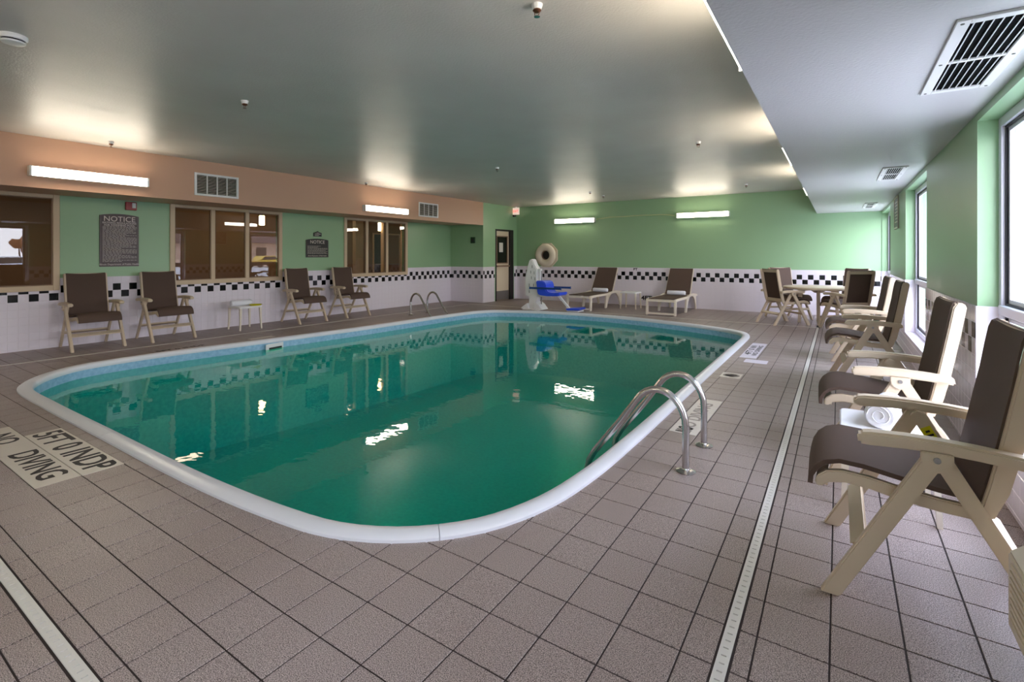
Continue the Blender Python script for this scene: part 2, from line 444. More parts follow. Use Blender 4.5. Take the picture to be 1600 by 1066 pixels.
def tile_box(w_, h_, m):
    """tile lying on the plane x=0 facing +x, centred in y and z"""
    b = .0016; t_ = .008; y, z = w_/2, h_/2
    V = [(0, -y, -z), (0, y, -z), (0, y, z), (0, -y, z), (t_-b, -y, -z), (t_-b, y, -z), (t_-b, y, z), (t_-b, -y, z),
         (t_, -y+b, -z+b), (t_, y-b, -z+b), (t_, y-b, z-b), (t_, -y+b, z-b)]
    F = [(8, 9, 10, 11)] + [(i, (i+1) % 4, 4+(i+1) % 4, 4+i) for i in range(4)] + [(4+i, 4+(i+1) % 4, 8+(i+1) % 4, 8+i) for i in range(4)]
    return V, F
def wainscot(parent, L0, L1, holes, tf, phase=0, single_white=None, start=None):
    """tiles along y from L0 to L1 in the parent's frame; tf(y,z)->(loc, rz). black border in rows 7 and 6"""
    mb = MB(); g = .0022
    n0 = math.floor((L0-(start or 0))/TP); i = n0
    while (start or 0)+i*TP < L1:
        a, b = max((start or 0)+i*TP, L0), min((start or 0)+(i+1)*TP, L1)
        if b-a > .012:
            for r in range(-1, ROWS):
                c, e = (Z0+r*TP, Z0+(r+1)*TP) if r >= 0 else (.002, Z0)
                A, B, Cc, E = a, b, c, e; skip = False
                for h in holes:
                    if h[0] < B-.002 and h[1] > A+.002 and h[2] < E-.002 and h[3] > Cc+.002:
                        op = [((min(B, h[0])-A)*(E-Cc), (A, min(B, h[0]), Cc, E)), ((B-max(A, h[1]))*(E-Cc), (max(A, h[1]), B, Cc, E)),
                              ((min(E, h[2])-Cc)*(B-A), (A, B, Cc, min(E, h[2]))), ((E-max(Cc, h[3]))*(B-A), (A, B, max(Cc, h[3]), E))]
                        s_, R = max(op)
                        if s_ < .0004: skip = True; break
                        A, B, Cc, E = R
                if skip: continue
                black = (r == 7 and (i+phase) % 2 == 0) or (r == 6 and (i+phase) % 2 == 1)
                w_, h_ = B-A-2*g, E-Cc-2*g
                if w_ < .004 or h_ < .004: continue
                loc, rz = tf((A+B)/2, (Cc+E)/2)
                m = M['btile'] if black else M['wtile']
                if black or (single_white and single_white((A+B)/2, (Cc+E)/2)):
                    key = (round(w_, 3), round(h_, 3), black)
                    if key not in full_tile: full_tile[key] = me('tile', *tile_box(w_, h_, m), m)
                    link('tile', full_tile[key], parent, loc, rz)
                else:
                    V, F = tile_box(w_, h_, m); R = Matrix.Translation(loc) @ Matrix.Rotation(rz, 4, 'Z')
                    mb.add([R @ Vector(v) for v in V], F)
        i += 1
    if mb.v: tag(link('tile', me('tile', mb.v, mb.f, M['wtile']), parent), kind='stuff')

# left wall (own frame: x out of the wall, y along it)
LW = [(.35, 2.415), (3.913, 5.902), (7.493, 9.45)]           # glazed openings
WZ = (.852, 2.2)
mb = MB(); dx_slab(-.16, 0, -1.9, 11.4, 0, 2.3, [(a, b, *WZ) for a, b in LW], mb)
wl = tag(mb.obj('wall_left', M['green'], None, (OLX, 0, 0), AL), kind='structure')
mb = MB(); dx_slab(0, .009, -1.85, 11.25, 0, 1.0, [(a, b, *WZ) for a, b in LW], mb); mb.obj('grout', M['grout_wall'], wl)
wainscot(wl, -1.85, 11.25, [(a-.04, b+.04, WZ[0]-.03, 3) for a, b in LW], lambda y, z: ((.003, y, z), 0), 0, None, .06)

# nook and door block
mb = MB(); mb.box(-9.5, -8.25, 11.25, 11.40, 0, 2.8); dx_slab(-8.40, -8.25, 11.40, 13.1, 0, 2.8, [(11.85, 12.80, 0, 2.09)], mb)
wd = tag(mb.obj('wall_door', M['green']), kind='structure')
mb = MB(); mb.box(-9.42, -8.25, 11.241, 11.25, 0, 1); dx_slab(-8.25, -8.241, 11.247, 13.0, 0, 1.0, [(11.80, 12.84, 0, 2)], mb); mb.obj('grout', M['grout_wall'], wd)
wainscot(wd, 0, 1.155, [], lambda y, z: ((-9.408+y, 11.247, z), -PI/2), 1)
wainscot(wd, 11.247, 13.0, [(11.80, 12.84, -1, 3)], lambda y, z: ((-8.247, y, z), 0), 0, None, 11.2)
# far wall
mb = MB(); mb.box(-10, 1.1, 13.0, 13.15, 0, 2.85)
wf = tag(mb.obj('wall_far', M['green']), kind='structure')
mb = MB(); mb.box(-8.25, .75, 12.991, 13.0, 0, 1); mb.obj('grout', M['grout_wall'], wf)
wainscot(wf, 0, 8.98, [], lambda y, z: ((-8.24+y, 12.997, z), -PI/2), 1)
# near wall behind the camera
mb = MB(); mb.box(-10, 1.1, -2.0, -1.9, 0, 2.85)
wn = tag(mb.obj('wall_near', M['green']), kind='structure')
mb = MB(); mb.box(-9.6, .75, -1.9, -1.892, 0, 1); mb.obj('wainscot', M['wtile'], wn)
# right wall
mb = MB(); dx_slab(.75, 1.0, -1.9, 13.0, 0, 2.3, [(a, b, .3, 2.2) for a, b in WIN], mb)
wr = tag(mb.obj('wall_right', M['green']), kind='structure')
mb = MB(); dx_slab(.741, .75, -1.9, 13.0, 0, 1.0, [(a, b, .3, 2.2) for a, b in WIN], mb)
for a, b in WIN: mb.box(.75, .85, b-.003, b, .3, 1.0); mb.box(.75, .85, a, a+.003, .3, 1.0)
mb.obj('grout', M['grout_wall'], wr)
wainscot(wr, -1.9, 13.0, [(a, b, .3, 2.2) for a, b in WIN], lambda y, z: ((.747, y, z), PI), 0,
         lambda y, z: 4.4 < y < 6.66, .088)
mb = MB()
for a, b in WIN:                                            # white lining of the lower reveals
    mb.box(.742, .85, b-.009, b-.003, .3, 1.0); mb.box(.742, .85, a+.003, a+.009, .3, 1.0)
mb.obj('reveal_lining', M['wtile'], wr)
mb = MB()
for a, b in WIN: mb.bevbox(.735, .86, a+.009, b-.009, .285, .303, .003)
mb.obj('sill', M['wtile'], wr)
for k, (a, b) in enumerate(WIN):
    wnd = tag(link('window_%d' % (4+k), None, None, (.85, 0, 0)), kind='structure')
    fr = MB()
    for p in ((a, a+.06, .3, 2.2), (b-.06, b, .3, 2.2)): fr.bevbox(0, .06, p[0], p[1], p[2], p[3], .003)
    fr.bevbox(0, .06, a+.06, b-.06, 2.14, 2.2, .003); fr.bevbox(0, .06, a+.06, b-.06, .303, .36, .003)
    fr.obj('frame', M['alu'], wnd)
    MB().bevbox(-.012, .06, a+.05, b-.05, .955, 1.015, .004).obj('transom', M['alu'], wnd)
    mid = (a+b)/2
    gk = MB()
    for (c, e) in ((.36, .955), (1.015, 2.14)):
        for (y0, y1) in ((a+.06, b-.06),):
            gk.box(.018, .05, y0, y0+.022, c, e); gk.box(.018, .05, y1-.022, y1, c, e); gk.box(.018, .05, y0, y1, c, c+.014); gk.box(.018, .05, y0, y1, e-.014, e)
    gk.obj('gasket', M['dark'], wnd)
    for (c, e) in ((.36, .955), (1.015, 2.14)):
        inn = MB()
        y0, y1 = a+.082, b-.082
        inn.box(.03, .05, y0, y0+.03, c+.014, e-.014); inn.box(.03, .05, y1-.03, y1, c+.014, e-.014); inn.box(.03, .05, y0+.03, y1-.03, c+.014, c+.04); inn.box(.03, .05, y0+.03, y1-.03, e-.04, e-.014)
        inn.obj('sash', M['alu'], wnd)
        MB().box(.040, .043, y0+.03, y1-.03, c+.04, e-.04).obj('pane', M['glass'], wnd)
# ceilings
tag(MB().box(-9.95, -.4, -2, 13.1, 2.8, 2.9).obj('ceiling', M['ceiling']), kind='structure')
mb = MB().box(-.4, 1.0, -2, 13.0, 2.25, 2.9)
tag(mb.obj('soffit', M['soffit']), 'lower white ceiling drop along the windows', kind='structure')
mb = MB().box(-9.95, -8.25, -1.9, 11.25, 2.2, 2.8, 0); mb.box(-8.28, -8.245, -1.9, 11.25, 2.165, 2.8, 0)
tag(mb.obj('fascia', M['peach']), 'peach painted ceiling drop over the interior windows', kind='structure')

# interior windows in the left wall
def iwindow(n, a, b, mull):
    wnd = tag(link('window_%d' % n, None, None, (OLX, 0, 0), AL), kind='structure')
    f = MB(); z0, z1 = WZ
    for y0, y1, c, e in ((a-.03, a+.045, z0-.03, z1), (b-.045, b+.03, z0-.03, z1), (a+.045, b-.045, z1-.05, z1), (a+.045, b-.045, z0-.03, z0+.045)):
        f.bevbox(-.03, .028, y0, y1, c, e, .005)
    f.obj('frame', M['frame'], wnd)
    for m_ in mull: MB().bevbox(-.028, .02, m_-.035, m_+.035, z0+.045, z1-.05, .005).obj('mullion', M['frame'], wnd)
    ed = [a+.045] + [v for m_ in mull for v in (m_-.035, m_+.035)] + [b-.045]
    for y0, y1 in zip(ed[::2], ed[1::2]):
        q = MB()
        for r in ((y0, y0+.014, z0+.045, z1-.05), (y1-.014, y1, z0+.045, z1-.05), (y0+.014, y1-.014, z0+.045, z0+.059), (y0+.014, y1-.014, z1-.064, z1-.05)): q.box(-.02, .004, *r)
        q.obj('glazing_bead', M['brown'], wnd)
        MB().box(-.010, -.006, y0+.014, y1-.014, z0+.059, z1-.064).obj('pane', M['iglass'], wnd)
iwindow(1, *LW[0], [1.4]); iwindow(2, *LW[1], [4.584, 5.214]); iwindow(3, *LW[2], [8.131, 8.77])
# corridor behind the interior windows
mb = MB(); mb.box(-13.1, -13.0, -2, 14.6, 0, 2.9); mb.box(-13, -9.95, -2.0, -1.9, 0, 2.9); mb.box(-13, -9.5, 14.5, 14.6, 0, 2.9); mb.box(-13.1, -9.55, -2, 14.6, 2.75, 2.85); mb.box(-13, -9.9, -2, 14.6, -.05, 0); mb.box(-9.6, -9.5, 11.3, 14.6, 0, 2.8)

tag(mb.obj('wall_corridor', M['brown']), kind='structure')
for i, (y0, y1) in enumerate(((8.97, 9.23), (9.97, 10.09), (10.75, 10.86))):
    c = thing('corridor_column', ['beige column in the corridor behind the first pane of the farthest interior window', 'beige column in the corridor behind the middle pane of the farthest interior window', 'beige column in the corridor behind the last pane of the farthest interior window'][i], 'column', (-10.9, (y0+y1)/2, 0))
    hw = (y1-y0)/2; MB().bevbox(-.07, .07, -hw, hw, 0, 2.74, .01).obj('shaft', M['frame'], c); MB().bevbox(-.085, .085, -hw-.015, hw+.015, 0, .12, .008).obj('base', M['frame'], c)
for i, y in enumerate((11.73, 12.37)):
    c = thing('corridor_door', ['dark door with pale frame seen through the middle pane of the farthest interior window', 'brown door with pale frame seen through the last pane of the farthest interior window'][i], 'door', (-12.97, y, 0))
    f = MB(); f.bevbox(0, .05, -.30, -.25, 0, 2.08, .005); f.bevbox(0, .05, .25, .30, 0, 2.08, .005); f.bevbox(0, .05, -.25, .25, 2.03, 2.08, .005); f.obj('frame', M['frame'], c)
    MB().bevbox(0, .03, -.25, .25, .005, 2.03, .004).obj('leaf', [M['dark'], M['brown']][i], c)
    MB().bevbox(.03, .06, -.22, .22, 1.0, 1.04, .005).obj('push_bar', M['kick'], c)

# door in the door wall
dr = tag(link('door_1', None, None, (-8.25, 0, 0)), kind='structure')
f = MB()
for p in ((11.85, 11.90, 0, 2.09), (12.62, 12.80, 0, 2.09), (11.90, 12.62, 2.045, 2.09)): f.bevbox(-.15, .012, *p, .004)
f.obj('frame', M['black'], dr)
lf = MB(); dx_slab(-.085, -.045, 11.905, 12.615, .012, 2.04, [(11.99, 12.54, 1.10, 1.88)], lf); lf.obj('leaf', M['doorp'], dr)
v = MB()
for p in ((11.97, 12.0, 1.08, 1.9), (12.53, 12.56, 1.08, 1.9), (12.0, 12.53, 1.87, 1.9), (12.0, 12.53, 1.08, 1.11)): v.box(-.09, -.036, *p)
v.obj('vision_frame', M['brown'], dr)
MB().box(-.07, -.06, 12.0, 12.53, 1.11, 1.87).obj('pane', M['dglass'], dr)
MB().box(-.059, -.057, 12.13, 12.33, 1.42, 1.70).obj('paper_notice', M['paper'], dr)
MB().bevbox(-.045, .015, 11.93, 12.59, .985, 1.035, .006).obj('push_bar', M['brown'], dr)
MB().box(-.045, -.041, 11.92, 12.60, .02, .28).obj('kick_plate', M['kick'], dr)

# ---------------------------------------------------------------- pool
mb = MB()
R0, R1 = ring(CW-.004, -.03), ring(CW-.004, -1.45)
mb.add(R0+R1, [(i, (i+1) % NO, NO+(i+1) % NO, NO+i) for i in range(NO)]); mb.add(R1, [tuple(range(NO))])
basin = tag(mb.obj('pool_basin', M['liner']), 'pale blue vinyl lined pool basin', kind='structure')
wm = me('pool_water', ring(CW-.006, -.125), [tuple(range(NO))], M['water'])
tag(link('pool_water', wm), 'still green teal pool water reflecting the room', 'water', None, 'stuff')
cp = thing('pool_coping', 'white rounded coping running all round the pool edge', 'coping')
prof = [(0, -.004), (0, .014), (.012, .024), (.06, .030), (.098, .026), (.113, .012), (.118, -.012), (.114, -.034), (.09, -.036)]
seams = [0, 24, 52, 84, 110, 134, 160, 186, 214, 238]
for a, b in zip(seams, seams[1:]+[NO]):
    q = MB(); n = b-a+1; K = len(prof)
    for i in range(a, b+1):
        j = i % NO; P = OL[j]
        t = (OL[(j+1) % NO]-OL[j-1]).normalized(); sh = (.0015 if i == a else (-.0015 if i == b else 0))
        for (o_, z) in prof: q.v.append((P.x+NRM[j].x*o_+t.x*sh, P.y+NRM[j].y*o_+t.y*sh, z))
    for i in range(n-1):
        for k in range(K-1): q.f.append((i*K+k, (i+1)*K+k, (i+1)*K+k+1, i*K+k+1)); q.mi.append(0)
    q.f.append(tuple(range(K))); q.f.append(tuple((n-1)*K+k for k in range(K))[::-1]); q.mi += [0, 0]
    q.obj('coping_section', M['coping'], cp, smooth=True)
sk = thing('skimmer', 'white pool skimmer mouth with dark slot under the coping', 'skimmer', (-7.318, 4.50, -.10), math.atan2(.07, .7)*0+.10)
f = MB(); f.bevbox(0, .008, -.17, .17, .0, .058, .003); f.bevbox(0, .008, -.17, .17, -.062, -.028, .003); f.bevbox(0, .008, -.17, -.115, -.028, .0, .003); f.bevbox(0, .008, .115, .17, -.028, 0, .003); f.obj('face_plate', M['white'], sk)
MB().box(-.002, .003, -.115, .115, -.028, .0).obj('slot', M['black'], sk)

# pool ladders
def rail_mesh(side=1):
    P = [(0, 0, 0), (0, 0, .10), (0, 0, .20), (0, 0, .27)]
    for k in range(1, 12):
        a = PI*k/14; P.append((-.17+.17*math.cos(a), 0, .27+.21*math.sin(a)))
    P += [(-.42, 0, .235), (-.52, 0, .105), (-.60, 0, 0), (-.64, 0, -.07), (-.66, 0, -.15), (-.665, 0, -.3), (-.665, 0, -1.1)]
    return MB().tube(P, .0215, 14).mesh('rail', M['steel'], True)
RM = rail_mesh()
esc = MB().lathe([(.056, -.001), (.058, .006), (.045, .013), (.026, .018), (.024, .024)], 24).mesh('escutcheon', M['steel'], True)
def ladder(loc, rz, half, label):
    t = thing('pool_ladder', label, 'ladder', loc, rz, 'stainless ladders of the pool')
    for s in (-1, 1):
        r = link('rail', RM, t, (0, s*half, 0)); link('escutcheon', esc, t, (0, s*half, 0))
    for z in (-.35, -.65, -.95): MB().bevbox(-.72, -.62, -half+.02, half-.02, z-.02, z, .005).obj('tread', M['white'], t)
ladder((-.782, 3.42, 0), 0, .25, 'steel ladder handrails on the deck beside the window side drain')
ladder((-7.93, 8.36, 0), PI+AL, .27, 'steel ladder handrails in front of the farthest interior window')

# drain covers
def drain(label, x0, x1, y0, y1):
    t = thing('deck_drain', label, 'drain', ((x0+x1)/2, (y0+y1)/2, 0), 0, 'slotted drain channels around the deck')
    lx, ly = (x1-x0)/2, (y1-y0)/2; along_y = ly > lx
    ch = MB().box(-lx, lx, -ly, ly, -.03, -.009).obj('channel', M['void'], t)
    L = max(lx, ly); W = min(lx, ly)-.006; p = .038; n = int(2*L/p); q = MB()
    for i in range(n):
        a = -L+i*p
        c0, c1 = a+.0055, a+p                                # cover with a short slot every 38 mm
        def B(u0, u1, v0, v1):
            if along_y: q.box(v0, v1, u0, u1, -.009, .002)
            else: q.box(u0, u1, v0, v1, -.009, .002)
        B(c0, c1, -W, W); B(a, c0, -W, -W*.45); B(a, c0, W*.45, W)
    q.obj('cover', M['drain'], t)
drain('long slotted drain strip running beside the window side chairs', DR[0], DR[1], DN[1], DF[0])
drain('slotted drain strip running along the interior window wall', DL[0], DL[1], DN[1], DF[0])
drain('slotted drain strip across the deck between the camera and the pool', DL[0], DR[1], DN[0], DN[1])
drain('slotted drain strip across the deck in front of the two loungers', DL[0], DR[1], DF[0], DF[1])

# deck markers
def marker(name, label, x0, x1, y0, y1, n, m=None, lines=(), rot=0, pict=False):
    t = thing(name, label, 'marker', ((x0+x1)/2, (y0+y1)/2, .0006)); lx, ly = (x1-x0), (y1-y0)
    al = lx >= ly
    for i in range(n):
        a, b = -.5+i/n, -.5+(i+1)/n
        if al: MB().bevbox(a*lx+.001, b*lx-.001, -ly/2, ly/2, -.004, .0012, .0004).obj('tile', m or M['marker'], t)
        else: MB().bevbox(-lx/2, lx/2, a*ly+.001, b*ly-.001, -.004, .0012, .0004).obj('tile', m or M['marker'], t)
    for (body, cx_, cy_, size, sx, mm) in lines:
        txt('lettering', body, size, mm, t, (cx_-(x0+x1)/2, cy_-(y0+y1)/2, .0014), (0, 0, rot), sx, bold=size*.018)
    return t
INK = M['ink']
marker('depth_marker', 'pale deck tiles lettered 5FT 0 INDP near the camera side of the pool', -4.975, -3.79, 1.093, 1.302, 6, None, [('5FT 0 INDP', -4.38, 1.195, .225, 1.02, INK)])
marker('warning_marker', 'pale deck tiles lettered NO DIVING beside the 5FT marker', -5.35, -3.80, .88, 1.088, 8, None, [('NO', -5.02, .985, .185, 1.0, INK), ('DIVING', -4.24, .985, .20, 1.02, INK)])
marker('depth_marker', 'worn pale deck marker between the near ladder rails and the far pictogram', -1.07, -.875, 3.84, 4.86, 5, None, [('NO DIVING', -.972, 4.30, .15, 1.1, M['fade']), ('NO', -.972, 3.93, .15, .6, INK)], PI/2)
mk = marker('pictogram_marker', 'small square deck marker with round no diving pictogram', -1.09, -.885, 5.86, 6.10, 1)
MB().lathe([(.085, .0012), (.085, .0018), (.06, .0018), (.06, .0012)], 28).obj('ring_symbol', M['fade'], mk)
MB().bar((-.05, -.05, .0015), (.05, .05, .0015), .015, .001, 0).obj('slash', INK, mk)
MB().bar((-.045, .03, .0015), (.045, -.01, .0015), .02, .001, 0).obj('diver', M['fade'], mk)
marker('depth_marker', 'white deck marker with two lines of black lettering by the far window side pool corner', -1.08, -.885, 7.12, 8.38, 6, M['lilac'], [('4FT 0 IN', -1.02, 7.75, .11, 1.9, INK), ('NO DIVING', -.935, 7.75, .085, 1.9, INK)], PI/2)
marker('blank_marker', 'blank white strip on the deck just before the lettered far marker', -.99, -.73, 6.82, 7.04, 1, M['lilac'])
marker('depth_marker', 'small lettered deck tiles beside the coping in front of the folding chair under the notice', -7.90, -7.72, 3.0, 3.75, 4, M['ftile'], [('5FT 0 INDP', -7.81, 3.37, .13, 1.0, INK)], PI/2)
marker('blank_marker', 'blank pale deck tiles beside the coping near the skimmer', -7.80, -7.66, 4.32, 4.72, 2, M['marker'])
marker('depth_marker', 'small lettered deck tiles beside the coping in front of the loungers', -4.55, -3.85, 10.44, 10.58, 4, M['ftile'], [('4FT 0 IN', -4.2, 10.51, .13, 1.0, INK)])

# ---------------------------------------------------------------- folding armchair
def build_chair(label, sticker=False):
    t = thing('folding_chair', label, 'chair')
    R, SL = M['resin'], M['sling']
    for s in (-1, 1):
        def yy(c, w_): return (s*c-w_/2, s*c+w_/2)
        MB().prism([(.365, 0), (.300, 0), (-.018, .60), (.015, .632), (.042, .615)], *yy(.300, .034), b=.005).obj('front_leg', R, t)
        rl = MB().prism([(-.372, 0), (-.318, 0), (.035, .605), (.01, .632), (-.022, .62)], *yy(.268, .026), b=.004).obj('rear_leg', R, t)
        if sticker and s == sticker:
            yi = s*.2542; D = (Vector((-.345, yi, 0))-Vector((.012, yi, .61))).normalized(); A = Vector((.012, yi, .61))
            stk = MB().bar(A+D*.06, A+D*.19, .0015, .040, 0, up=(1, 0, 0)).obj('warning_sticker', M['yellow'], rl)
            q = MB()
            for k in range(6):
                c = A+D*(.08+.018*k)+Vector((0, -s*.0012, 0)); e = Vector((.012, 0, -.007))*(.6+.4*(k % 2)); q.bar(c-e, c+e, .0012, .009, 0, up=D)
            q.obj('print', M['ink'], rl)
        # arm with rounded front, slight arch
        top = [(.245, .640), (.235, .655), (.20, .662), (.10, .668), (0, .668), (-.10, .663), (-.225, .652)]
        bot = [(-.232, .608), (-.10, .618), (0, .622), (.10, .620), (.20, .612), (.24, .612)]
        MB().prism(top+bot, *yy(.295, .062), b=.009).obj('armrest', R, t)
        pv = [(.058, .625)] + [(.012+.046*math.cos(a), .60-.046*math.sin(a)) for a in [PI*k/8 for k in range(9)]] + [(-.034, .625)]
        br = MB().prism(pv, *yy(.323, .014), b=.003).obj('pivot_bracket', R, t)
        MB().tube([(.012, s*.328, .60), (.012, s*.334, .60)], .011, 12).obj('bolt', M['kick'], br)
        # back rail
        fr = [(-.112, .42), (-.135, .513), (-.166, .66), (-.202, .86), (-.232, 1.035)]
        bk = [(-.248, 1.062), (-.280, 1.060), (-.290, 1.035), (-.262, .86), (-.226, .66), (-.190, .50), (-.150, .40), (-.125, .395)]
        MB().prism(fr+bk, *yy(.238, .030), b=.006).obj('back_rail', R, t)
        up = [(.385, .398), (.378, .430), (.345, .458), (.29, .470), (.2, .464), (.12, .450), (0, .436), (-.13, .43)]
        dn = [(-.14, .385), (0, .388), (.12, .402), (.2, .418), (.28, .424), (.335, .412), (.365, .388)]
        MB().prism(up+dn, *yy(.236, .030), b=.005).obj('seat_rail', R, t)
    MB().bar((.237, -.29, .215), (.237, .29, .215), .045, .022, .005, up=(.5, 0, .85)).obj('front_stretcher', R, t)
    MB().bar((-.235, -.262, .215), (-.235, .262, .215), .045, .022, .005, up=(-.5, 0, .85)).obj('rear_stretcher', R, t)
    MB().bar((-.250, -.23, 1.03), (-.250, .23, 1.03), .05, .024, .006, up=(1, 0, .1)).obj('back_crossbar', R, t)
    MB().bar((-.150, -.23, .47), (-.150, .23, .47), .045, .024, .005, up=(1, 0, .1)).obj('back_crossbar', R, t)
    q = MB(); q.bar((.36, -.23, .405), (.36, .23, .405), .03, .022, .005); q.obj('seat_crossbar', R, t)
    def sheet(path, hw, sag, th, name, wrap):
        q = MB(); ny = 8; n = len(path)
        nr = []
        for i in range(n):
            a, b = Vector(path[max(i-1, 0)]), Vector(path[min(i+1, n-1)]); tt = (b-a).normalized(); nr.append(Vector((-tt[1], tt[0])))
        for side in (0, 1):
            for i, (x, z) in enumerate(path):
                for j in range(ny+1):
                    u = -1+2*j/ny; sg = sag*(1-u*u)*math.sin(PI*(i+.5)/n); o_ = side*th
                    q.v.append((x+nr[i].x*(-sg+o_), u*hw, z+nr[i].y*(-sg+o_)))
        N = n*(ny+1)
        for i in range(n-1):
            for j in range(ny):
                a = i*(ny+1)+j
                q.f.append((a, a+1, a+ny+2, a+ny+1)); q.f.append((N+a, N+a+ny+1, N+a+ny+2, N+a+1)); q.mi += [0, 0]
        for j in range(ny):
            q.f.append((j, N+j, N+j+1, j+1)); a = (n-1)*(ny+1)+j; q.f.append((a, a+1, N+a+1, N+a)); q.mi += [0, 0]
        for i in range(n-1):
            for j in (0, ny):
                a = i*(ny+1)+j; q.f.append((a, a+ny+1, N+a+ny+1, N+a)); q.mi.append(0)
        q.obj(name, SL, t, smooth=True)
    sheet([(.392, .392), (.389, .425), (.372, .458), (.345, .482), (.30, .496), (.22, .492), (.12, .476), (0, .458), (-.10, .450)], .246, .012, -.018, 'seat_sling', 1)
    sheet([(-.268, 1.052), (-.250, 1.068), (-.232, 1.058), (-.222, 1.03), (-.210, .96), (-.195, .86), (-.176, .76), (-.158, .66), (-.140, .57), (-.120, .48), (-.108, .44)], .232, .012, -.008, 'back_sling', 1)
    return t
g_l, g_r, g_d = 'folding chairs along the interior windows', 'folding chairs along the outside windows', 'folding chairs around the dining table'
ch0 = build_chair('brown sling folding chair nearest the camera, beside the louvred cabinet', -1)
ch0.location = (.303, 2.655, 0); ch0.rotation_euler = (0, 0, PI); tag(ch0, None, None, g_r)
ch1 = build_chair('brown sling folding chair with yellow sticker leg, second from the louvred cabinet', -1)
ch1.location = (.298, 3.985, 0); ch1.rotation_euler = (0, 0, 3.17); tag(ch1, None, None, g_r)
chN = build_chair('brown sling folding chair third from the louvred cabinet along the outside windows')
chN.location = (.285, 6.56, 0); chN.rotation_euler = (0, 0, 3.18); tag(chN, None, None, g_r)
dup(chN, (.265, 7.80, 0), 3.19, 'brown sling folding chair fourth from the louvred cabinet, closest to the dining table', g_r)
dup(chN, (-9.035, 2.705, 0), -.028, 'brown sling folding chair at the left end, between the first interior window and the notice', g_l)
dup(chN, (-8.985, 3.639, 0), 0, 'brown sling folding chair under the large notice, beside the table with towel', g_l)
dup(chN, (-8.94, 6.104, 0), -.014, 'brown sling folding chair between middle interior window and small notice', g_l)
dup(chN, (-8.97, 7.245, 0), -.025, 'brown sling folding chair beneath the edge of the farthest interior window', g_l)
dup(chN, (-.92, 11.08, 0), .71, 'brown sling folding chair at the pool side of the dining table, back turned', g_d)
dup(chN, (.16, 10.80, 0), 2.265, 'brown sling folding chair at the dining table showing its pale back frame', g_d)
dup(chN, (-.90, 12.12, 0), -.86, 'brown sling folding chair behind the dining table near the wall, facing the pool ladder', g_d)
dup(chN, (.15, 12.02, 0), -2.25, 'brown sling folding chair in the corner behind the dining table', g_d)

# ---------------------------------------------------------------- tables
def side_table(label, loc, rz=0.0):
    t = thing('side_table', label, 'table', loc, rz, 'low white side tables'); h = .42; a = .21
    rnd = [(x*(a-.04)+.04*math.cos(k*PI/2/4+q), y*(a-.04)+.04*math.sin(k*PI/2/4+q)) for (x, y, q) in ((1, 1, 0), (-1, 1, PI/2), (-1, -1, PI), (1, -1, 3*PI/2)) for k in range(5)]
    MB().prism(rnd, h-.035, h, b=.006, axis='z').obj('top', M['white'], t)
    for sx in (-1, 1):
        for sy in (-1, 1):
            q = MB(); P = [(sx*.18, sy*.18, h-.03), (sx*.185, sy*.185, .2), (sx*.195, sy*.195, 0)]
            for k, p in enumerate(P[:-1]): pass
            ws = [.036, .028, .022]
            base = []
            for p, w_ in zip(P, ws):
                for (dx_, dy_) in ((-1, -1), (1, -1), (1, 1), (-1, 1)): base.append((p[0]+dx_*w_/2, p[1]+dy_*w_/2, p[2]))
            F = [(k*4+i, k*4+(i+1) % 4, k*4+4+(i+1) % 4, k*4+4+i) for k in (0, 1) for i in range(4)] + [(0, 3, 2, 1), (8, 9, 10, 11)]
            q.add(base, F); q.obj('leg', M['pale'], t)
    return t
side_table('low side table with towel between two folding chairs under the middle interior window', (-8.92, 4.90, 0), AL)
side_table('low bare side table between the two loungers', (-4.32, 12.12, 0), 0)
side_table('low side table with towel beside the folding chair nearest the camera', (.215, 3.39, 0), 0)
def towel(label, loc, rz, L=.34, r=.05, g=None):
    q = MB(); P = [(-L/2, 0, r), (-L/2+.012, 0, r), (L/2-.012, 0, r), (L/2, 0, r)]
    q.tube(P, [r*.86, r, r, r*.86], 18)
    t = tag(q.obj('rolled_towel', M['towel'], None, loc, rz, True), label, 'towel', 'rolled white towels')
    s_ = MB()                                             # the spiral of the roll at both ends
    for e in (-1, 1):
        pts = [(e*(L/2+.001), math.cos(a)*r*.8*(1-a/14), r+math.sin(a)*r*.8*(1-a/14)) for a in [k*.5 for k in range(22)]]
        s_.tube(pts, .003, 5)
    s_.obj('rolled_edge', M['towel'], t)
    return t
towel('white rolled towel on the low table under the middle interior window', (-8.98, 4.86, .42), PI/2, .36, .052)
pl = tag(MB().lathe([(.085, 0), (.09, .006), (.11, .02), (.105, .022), (.085, .008), (.0001, .007)], 24).obj('yellow_dish', M['yellow'], None, (-8.80, 5.03, .42), 0, True), 'small yellow dish beside the towel on the low table', 'dish')
towel('large white rolled towel on the low table beside the nearest folding chair', (.21, 3.40, .42), 1.35, .30, .07)

t = thing('dining_table', 'round pale resin dining table surrounded by four folding chairs', 'table', (-.33, 11.46, 0))
MB().lathe([(.57, .672), (.60, .680), (.605, .70), (.60, .716), (.585, .72)], 56).obj('tabletop', M['resin'], t, smooth=True)
MB().lathe([(.07, .60), (.16, .672)], 20).obj('hub', M['resin'], t, smooth=True)
for k in range(4):
    a = -PI/2+k*PI/2+.05; c_, s_ = math.cos(a), math.sin(a)
    P = [(.11, .67), (.19, .665), (.30, .672), (.34, .63), (.33, .3), (.36, .0), (.41, .0), (.385, .3), (.40, .672)]
    q = MB().prism([(.12, .672), (.34, .672), (.332, .3), (.35, 0), (.292, 0), (.275, .3), (.265, .58), (.22, .63), (.12, .64)], -.025, .025, b=.005)
    q.obj('leg', M['resin'], t, rz=a)

